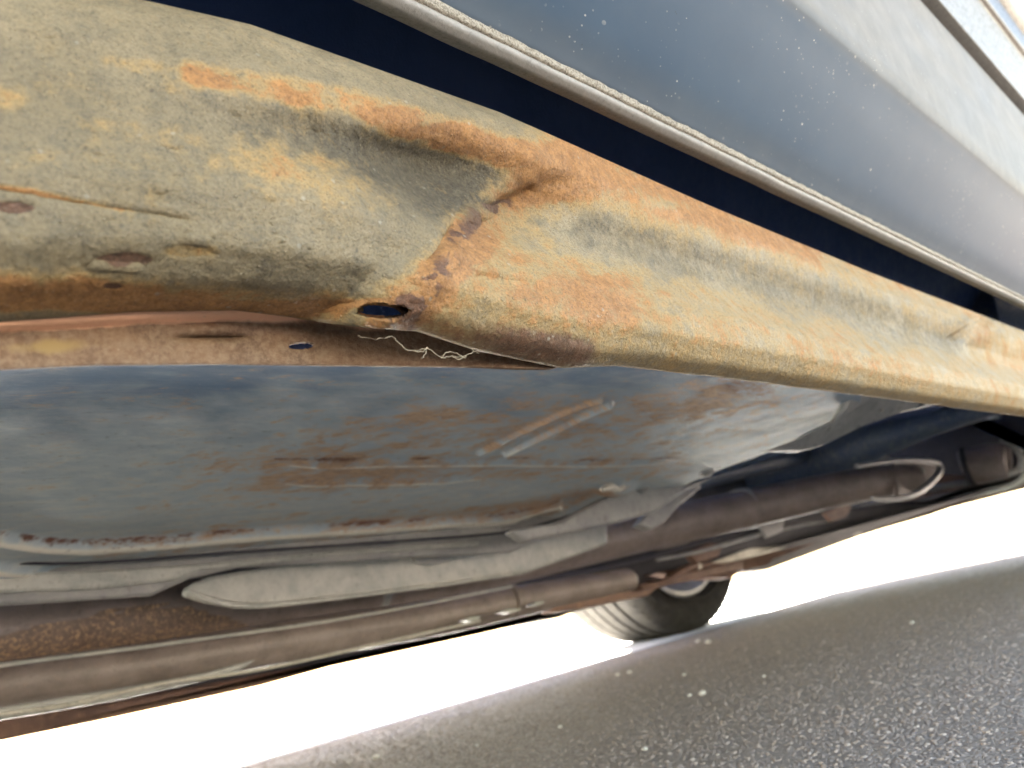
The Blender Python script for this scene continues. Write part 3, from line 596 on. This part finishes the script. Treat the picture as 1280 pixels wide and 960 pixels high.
def T(name, pts, mat, Y, n=28, flat=1.0, par=None, **kw):
    """tube whose axis passes the spots (px,py) with radius given in photograph pixels, at depth Y"""
    P = []; r = []
    for i, q in enumerate(pts):
        y = Y[i] if isinstance(Y, (list, tuple)) else Y
        p = at(q[0], q[1], Y=y); P.append(p); r.append(q[2] * depth(p) / FPX)
    return tube(name, P, r, mat, par or car, n, flat, **kw)
# tunnel-side pieces
plate('tunnel_lip', [(-60, 676), (0, 676), (120, 676), (250, 668), (400, 655), (560, 640), (640, 634), (700, 620), (700, 664), (640, 690), (560, 694), (420, 702), (300, 708), (240, 722), (190, 744), (100, 750), (0, 756), (-60, 758)], .775, .01, M['grey'], car, 0.003)
plate('tunnel_ledge', [(-60, 716), (0, 716), (130, 712), (230, 706), (250, 704), (420, 688), (600, 676), (600, 682), (420, 694), (250, 712), (225, 724), (120, 736), (0, 740), (-60, 742)], .765, .008, M['pale'], car, 0.003)
plate('heat_shield', [(232, 742), (236, 731), (262, 720), (330, 708), (450, 694), (560, 686), (640, 674), (700, 660), (760, 652), (760, 680), (660, 716), (560, 731), (450, 745), (340, 757), (300, 758), (262, 751)], .83, .02, M['pale'], car, 0.008)
T('bead', [(236, 738, 2), (262, 750, 3), (300, 757, 3.5), (345, 756, 3.2), (450, 744, 2.6), (560, 730, 2), (640, 718, 1.6)], M['pale'], .825, 10)
plate('shield_bracket', [(515, 688), (528, 694), (548, 697), (560, 690), (566, 700), (540, 706), (520, 702)], .82, .01, M['grey'], car, 0.002)
# exhaust: big upper pipe, lower pipe, crimped seam
EX = T('exhaust_pipe', [(-160, 815, 47), (0, 791, 42), (200, 765, 36), (400, 742, 31), (560, 718, 28), (650, 700, 26), (800, 664, 26), (920, 639, 24), (1020, 617, 22), (1100, 602, 20), (1142, 599, 17)], M['exhaust'], [.97, .97, .97, .97, .97, .97, .96, .90, .80, .70, .66])
T('muffler_shell', [(-160, 818, 49), (0, 793, 44), (150, 774, 40), (280, 757, 35), (360, 748, 30)], M['rust_sheen'], .972, 32, lump=0.01)
T('tail_pipe', [(-160, 882, 30), (0, 856, 28), (200, 828, 27), (400, 795, 25), (560, 769, 22), (680, 745, 18), (775, 727, 15), (786, 724, 13), (790, 723, 8)], M['exhaust'], .93)
T('crimped_seam', [(-160, 856, 3), (0, 832, 2.6), (200, 806, 2.4), (400, 778, 2.2), (520, 757, 1.8), (640, 733, 1.5)], M['pale'], .90, 8)
T('pipe_joint', [(815, 661, 27), (835, 657, 27.5), (850, 654, 26)], M['exhaust'], .965)
plate('side_shield', [(-60, 893), (0, 884), (150, 860), (260, 840), (325, 822), (300, 838), (250, 852), (150, 874), (60, 890), (0, 900), (-60, 908)], .91, .01, M['grey'], car, 0.002)
T('brake_pipe', [(-60, 903, 2.5), (0, 893, 2.5), (90, 880, 2.5), (200, 855, 2.2), (330, 836, 2), (480, 803, 2), (600, 776, 2)], M['bright'], .90, 8)
plate('frame_rail', [(-80, 905), (0, 893), (120, 880), (220, 862), (330, 842), (480, 815), (620, 785), (760, 752), (830, 722), (930, 700), (930, 712), (850, 728), (770, 748), (690, 772), (600, 790), (480, 815), (330, 856), (160, 893), (0, 926), (-80, 945)], 1.12, .05, M['frame'], car, 0.004)
plate('frame_rail', [(-80, 800), (0, 790), (330, 720), (560, 690), (700, 670), (860, 650), (960, 640), (1100, 625), (1160, 628), (1280, 585), (1290, 600), (1160, 645), (1080, 668), (960, 712), (830, 722), (700, 772), (600, 790), (330, 850), (0, 910), (-80, 925)], 1.20, .05, M['dark'], car, 0.004)  # rail carried upward as a dark sheet to close bright gaps
# shapes about the rear axle
plate('heel_panel', [(1068, 490), (1100, 488), (1172, 504), (1130, 514), (1080, 532), (1030, 556), (1005, 563), (960, 562), (1000, 548), (1046, 525), (1062, 508)], [.30, .30, .30, .32, .34, .37, .38, .38, .36, .33, .31], .01, M['grey'], car, 0.003)
plate('outrigger', [(640, 662), (700, 652), (760, 620), (850, 590), (905, 583), (960, 562), (985, 560), (905, 590), (850, 618), (820, 640), (760, 656), (700, 668), (660, 676)], .66, .02, M['grey'], car, 0.004)
plate('bracket_arm', [(800, 655), (820, 628), (850, 612), (872, 604), (878, 608), (850, 632), (832, 652), (815, 662)], .72, .02, M['grey'], car, 0.003)
plate('outrigger_flange', [(660, 660), (700, 645), (745, 628), (780, 618), (782, 622), (745, 640), (700, 656), (670, 668)], .655, .006, M['floor'], car, 0.002) if False else None
T('frayed_bracket', [(752, 612, 3), (764, 609, 5), (772, 612, 4), (780, 608, 2)], M['bright'], .60, 8, lump=.3)
T('axle_beam', [(860, 600, 18), (960, 578, 16), (1060, 556, 13), (1150, 532, 11), (1200, 520, 9), (1250, 518, 7)], M['navy2'], [.95, .95, .95, .93, .92, .9], 16, 0.8)
plate('cross_brace', [(1185, 512), (1200, 508), (1290, 548), (1290, 560), (1262, 548)], .9, .02, M['navy2'], car, 0.003)
plate('spring_perch', [(1075, 545), (1110, 540), (1125, 552), (1100, 562), (1080, 558)], 1.0, .03, M['navy2'], car, 0.003)
plate('rear_crossmember', [(700, 690), (780, 650), (850, 590), (930, 572), (990, 572), (1000, 640), (880, 690), (760, 712), (700, 712)], 1.15, .04, M['underbody'], car, 0.004)
# clamp at the pipe end: looped plate round a bolt
T('pipe_clamp', [(1070, 583, 3), (1110, 577, 3.2), (1150, 576, 3.5), (1172, 580, 4), (1174, 590, 4.2), (1160, 606, 4.2), (1140, 619, 4), (1118, 624, 3.4), (1090, 623, 2.6)], M['grey'], .62, 10)
cl = plate('clamp_plate', [(1118, 577), (1168, 578), (1172, 590), (1146, 618), (1122, 622)], .66, .008, M['exhaust'], car, 0.002)
pb = at(1155, 589, Y=.645); revolve('clamp_bolt', [(0, 0), (.006, 0), (.009, .003), (.0095, .012), (0, .012)], M['grey'], car, pb, 20).matrix_parent_inverse = CAR
plate('small_tab', [(1100, 574), (1108, 568), (1118, 576), (1110, 581)], .62, .004, M['grey'], car, 0.001)
# rubber bush / damper and the looped hanger rod behind it
T('damper_body', [(1215, 583, 24), (1240, 578, 23), (1258, 577, 22), (1262, 577, 15)], M['exhaust'], [.98, 1.01, 1.04, 1.045], 30)
T('damper_cap', [(1205, 585, 20), (1209, 584, 25), (1214, 583, 24.5)], M['dark'], [.95, .955, .96], 30)
T('hanger_rod', [(1060, 640, 4), (1120, 622, 4), (1180, 608, 4.2), (1235, 600, 4.5), (1262, 592, 5), (1275, 586, 5), (1278, 575, 5), (1270, 560, 5), (1252, 548, 4)], M['grey'], 1.0, 12)
T('hanger_rod', [(1090, 652, 3), (1160, 634, 3.5), (1230, 615, 4), (1268, 606, 4.5), (1284, 592, 5)], M['pale'], 1.03, 12)
plate('rear_mount', [(1150, 590), (1200, 595), (1240, 602), (1180, 615), (1120, 630), (1080, 640), (1100, 620), (1135, 600)], 1.06, .02, M['frame'], car, 0.003)
# far valance with its broken outline; bright colour paints the sun on it
plate('far_valance', [(890, 703), (930, 688), (990, 668), (1040, 652), (1090, 641), (1130, 634), (1162, 630), (1160, 638), (1120, 650), (1085, 662), (1060, 666), (1010, 676), (950, 694), (905, 704)], 1.09, .02, M['bright'], car, 0.003)
plate('valance_clip', [(1092, 640), (1106, 634), (1122, 634), (1118, 641), (1100, 646)], 1.07, .02, M['dark'], car, 0.002)
plate('valance_clip', [(1068, 660), (1096, 650), (1100, 655), (1084, 663), (1074, 667)], 1.07, .02, M['bright'], car, 0.002)
plate('far_sill', [(820, 716), (920, 702), (1000, 676), (1080, 656), (1160, 635), (1230, 614), (1290, 594), (1290, 609), (1160, 642), (1082, 668), (1070, 662), (1010, 672), (970, 694), (960, 706), (925, 714), (915, 722), (880, 722)], 1.14, .04, M['frame'], car, 0.004)
# axle hardware glinting over the wheel
for (a, b, c_, d_) in ((592, 773, 11, 3.5), (640, 763, 14, 3), (674, 754, 8, 3)):
    plate('spring_leaf', [(a - c_, b + d_ * .6), (a - c_ * .3, b - d_ * .8), (a + c_, b - d_), (a + c_ * .7, b + d_ * .2), (a, b + d_)], .86, .02, M['pale'], car, 0.002)
plate('spring_seat', [(690, 752), (760, 740), (800, 738), (828, 730), (812, 744), (770, 752), (720, 762), (692, 765)], .92, .03, M['frame'], car, 0.004)
T('shackle_bolt', [(757, 749, 4), (775, 745, 4)], M['bright'], 1.06, 10); T('shackle_bolt', [(700, 757, 7), (716, 753, 8)], M['rust_sheen'], 1.06, 12)
T('brake_hose', [(800, 735, 4), (830, 728, 5), (856, 712, 5), (880, 706, 4), (915, 702, 3)], M['frame'], 1.1, 10)
bb = at(876, 707, Y=1.09); revolve('rail_bolt', [(0, 0), (.006, .001), (.009, .004), (.009, .012), (0, .012)], M['bright'], car, bb, 16).matrix_parent_inverse = CAR

for (a, b, r_, y) in ((470, 731, 31, .965), (930, 636, 25.5, .895)):
    T('pipe_clamp_band', [(a - 4, b + .7, r_), (a + 4, b - .7, r_)], M['grey'], y, 32)
for (a, b, r_) in ((640, 752, 20.6),):
    T('pipe_clamp_band', [(a - 4, b + .6, r_), (a + 4, b - .6, r_)], M['exhaust'], .925, 28)
for (a, b) in ((655, 660), (712, 640), (803, 612), (884, 591), (1010, 556), (1092, 516)):
    p_ = at(a, b, Z=ZF - .001); o_ = revolve('floor_bolt', [(0, -.005), (.005, -.005), (.007, -.003), (.011, -.001), (.011, .002)], M['grey'], car, p_, 14); o_.matrix_parent_inverse = CAR; o_.rotation_euler = (R(90), 0, 0)
T('brake_line', [(-60, 700, 2), (100, 704, 2), (300, 690, 2), (500, 676, 1.8), (640, 664, 1.6), (720, 642, 1.5)], M['dark'], .745, 8)
T('handbrake_cable', [(560, 748, 2), (680, 727, 2), (800, 700, 2), (900, 672, 2), (1000, 652, 2.2), (1080, 640, 2.2)], M['dark'], 1.0, 8)
T('fuel_line', [(820, 700, 2), (880, 688, 2.4), (950, 668, 2.2), (1010, 655, 2.2), (1046, 650, 2.2)], M['grey'], .98, 8)
plate('hanger_bracket', [(948, 655), (966, 645), (982, 648), (978, 664), (960, 672)], .96, .01, M['grey'], car, 0.002)
plate('hanger_bracket', [(1030, 640), (1052, 630), (1066, 632), (1058, 646), (1040, 652)], .84, .01, M['frame'], car, 0.002)
plate('spring_shackle', [(862, 690), (888, 678), (905, 680), (898, 696), (872, 704)], 1.02, .02, M['frame'], car, 0.003)
# --- wheels -------------------------------------------------------------------
RT = 0.385; TW = 0.27
def wheel(x, y, inner=-1):
    """parts: tyre (> grooved tread), rim, brake_drum; inner = side of the wheel that faces the car's middle"""
    root = bpy.data.objects.new('wheel', None); COL.objects.link(root); root.parent = car; root.matrix_parent_inverse = CAR; root.location = (x, y, RT)
    h = TW / 2; e_ = RT - .36
    side = dense([(.252, -h + .012), (.264, -h - .002), (.286, -h - .012), (.308, -h - .013), (.328, -h - .006), (.341, -h + .005), (.351, -h + .018), (.356, -h + .030)], 4)
    side[:, 0] += e_; prof_ = [tuple(p) for p in side]
    g = -h + .030
    ribs = 5; wr = (TW - .06) / ribs
    for k in range(ribs):
        a = g + k * wr; rr = RT - .0035 * abs((k - 2) / 2) ** 2
        prof_ += [(rr, a + .002), (rr, a + wr - .008), (rr - .008, a + wr - .006), (rr - .008, a + wr)] if k < ribs - 1 else [(rr, a + .002), (rr, a + wr)]
    prof_ += [tuple((p[0], -p[1])) for p in side[::-1]]
    t = revolve('tyre', prof_, M['tyre'], root, (0, 0, 0), 150)
    # shoulder blocks and sidewall rib rings
    bm = bmesh.new()
    for s in (-1, 1):
        for k in range(70):
            a = 2 * math.pi * k / 70
            mtx = Matrix.Rotation(-a, 4, 'Y') @ Matrix.Translation((RT - .009, s * (h - .030), 0))
            r_ = bmesh.ops.create_cube(bm, size=1, matrix=mtx @ Matrix.Rotation(s * R(-38), 4, 'X') @ Matrix.Diagonal((.008, .020, .019, 1)))
    b = bm_obj('tread_blocks', bm, M['tyre'], root, 0, False); b['kind'] = 'stuff'
    for rr_ in (.292, .312, .336):
        o = revolve('sidewall_rib', [(rr_ - .003, -h - .006), (rr_ - .002, -h - .0155), (rr_ + .002, -h - .0155), (rr_ + .003, -h - .006)], M['tyre'], root, (0, 0, 0), 96)
    revolve('rim', [(.277, -h + .01), (.273, -h + .004), (.262, -h + .004), (.25, -h + .02), (.236, -h + .045), (.225, 0), (.2, .05), (.12, .06), (.05, .065), (.0, .065)], M['grey'], root, (0, 0, 0), 96)
    revolve('brake_drum', [(0, -.055), (.05, -.055), (.06, -.045), (.12, -.04), (.135, -.03), (.14, .02), (.14, .06)], M['frame'], root, (0, 0, 0), 64)
    return root
WX, WY = 2.08, 1.60
far_wheel = wheel(WX, WY); far_wheel['label'] = 'dusty black tyre of the far rear wheel'
def dup_tree(o, par, loc=None):
    c = o.copy(); COL.objects.link(c); c.parent = par
    if loc: c.location = loc
    for ch in list(o.children): dup_tree(ch, c)
    return c
for loc, flip in (((WX, .20, RT), True), ((-.85, .20, RT), True), ((-.85, WY, RT), False)):
    c = dup_tree(far_wheel, car, loc); c.matrix_parent_inverse = CAR; c['label'] = 'black tyre hidden from the photograph'
    if flip: c.rotation_euler.z = math.pi
    if 'label' in c: del c['label']
ax = tube('rear_axle', [(WX, .30, RT), (WX, .62, RT), (WX, .80, RT), (WX, .95, RT), (WX, 1.15, RT), (WX, WY - .05, RT)], [.03, .03, .05, .06, .03, .03], M['navy2'], car)

# --- upper body, which shades everything below -----------------------------------
def valance():
    V = []; ys = np.linspace(.18, 1.66, 60)
    for y in ys:
        zb = CAM_H + float(np.interp(y, [.2, .63, .92, 1.14, 1.34, 1.53, 1.66], [.085, .076, .074, .062, .07, .04, .04]))
        for z in (zb, zb + .006, zb + .05, zb + .12, .5): V.append((2.70, y, z))
    o = from_np('rear_valance', V, grid_faces(60, 5), M['dark'], car); s = o.modifiers.new('sheet', 'SOLIDIFY'); s.thickness = .004
valance()
def body():
    side = [(-1.75, .30), (-1.85, .45), (-1.85, .68), (-1.70, .84), (-.75, .95), (-.15, 1.38), (.3, 1.45), (2.6, 1.45), (2.95, 1.30), (3.12, .95), (3.12, .5), (3.0, .32)]
    def sec(Y, k, z0):
        return [(x, Y + (k * max(0, z - .95) * .35), max(z, z0)) for x, z in side]
    bm = bmesh.new(); a = [bm.verts.new(p) for p in sec(.075, 1, .80)]; b = [bm.verts.new(p) for p in sec(1.745, -1, .30)]; n = len(a)
    c_ = bm.verts
    for i in range(n - 1): bm.faces.new((a[i], a[i + 1], b[i + 1], b[i]))
    bm.faces.new(b)
    # near side: wing and quarter down to their lower edge, the doorway left to the door
    bm.faces.new(a[::-1])
    for x0, x1 in ((-1.85, -1.22), (-.46, -.70), (1.5, 1.60), (2.34, 3.0)):
        x0, x1 = min(x0, x1), max(x0, x1); q = [bm.verts.new(p) for p in ((x0, .08, .30), (x1, .08, .30), (x1, .076, .80), (x0, .076, .80))]; bm.faces.new(q)
    o = bm_obj('body_shell', bm, M['paint2'], car, 0, False); s = o.modifiers.new('sheet', 'SOLIDIFY'); s.thickness = .003; s.offset = 0
    return o
M['paint2'] = mat_dirty('blue grey body paint', (0.06, 0.09, 0.14), (0.08, 0.12, 0.17), None, 9, 0.35, 0, 0.5)
body()

# ------------------------------------------------------------------ loose things
def roots():
    segs = [[(448, 420), (470, 424), (490, 421), (497, 427)], [(497, 427), (508, 436), (521, 439), (534, 435), (540, 438), (552, 447), (565, 445), (578, 446), (592, 440), (598, 441)],
            [(534, 435), (531, 443), (527, 448)], [(534, 435), (527, 440), (518, 438)], [(552, 447), (557, 441), (569, 441), (578, 446)], [(592, 440), (590, 436)], [(565, 445), (573, 449), (583, 446)]]
    bm = bmesh.new()
    for sg in segs:
        P = dense(sg, 4); P = [at(p[0], p[1], Y=.1785 if p[0] > 470 else .186) + Vector((random.uniform(-1, 1), random.uniform(-.5, .5), random.uniform(-1, 1))) * .0003 for p in P]
        rings = []
        for i, p in enumerate(P):
            d = (P[min(i + 1, len(P) - 1)] - P[max(i - 1, 0)]).normalized(); s = d.cross(Vector((0, 1, .2))).normalized(); u = s.cross(d); r_ = .00013 * random.uniform(.7, 1.2)
            rings.append([bm.verts.new(p + (s * math.cos(k * 1.2566) + u * math.sin(k * 1.2566)) * r_) for k in range(5)])
        for a, b in zip(rings[:-1], rings[1:]):
            for k in range(5): bm.faces.new((a[k], a[(k + 1) % 5], b[(k + 1) % 5], b[k]))
    o = bm_obj('dry_root', bm, M['fibre']); o['label'] = 'pale dry branching root fibre caught on the sill flange'; o['category'] = 'root'
roots()
def pebble(name, p, s, label, group=None):
    bm = bmesh.new(); bmesh.ops.create_icosphere(bm, subdivisions=2, radius=s)
    for v in bm.verts: v.co *= 1 + .3 * (random.random() - .5); v.co.z *= .6
    o = bm_obj(name, bm, M['pebble']); o.location = p; o['label'] = label; o['category'] = 'pebble'
    if group: o['group'] = group
    return o
for (px, py, s) in ((885, 802, 4), (872, 801, 3), (787, 840, 3.5), (772, 843, 3), (878, 866, 5), (862, 869, 3), (806, 936, 4), (700, 908, 3), (1140, 778, 3), (855, 843, 2.5), (470, 946, 5), (596, 932, 2.5), (955, 845, 2.5)):
    p = at(px, py, Z=.004); s_m = s * depth(p) / FPX
    lab = {878: 'largest pale pebble, in the middle of the asphalt below the tyre', 885: 'pale pebble on the asphalt just right of the tyre foot', 470: 'pale pebble lowest on the left of the asphalt', 1140: 'pale pebble farthest right on the asphalt'}.get(px, 'tiny pale pebble on the shaded asphalt')
    pebble('pebble', p, s_m, lab, 'pale pebbles on the asphalt')
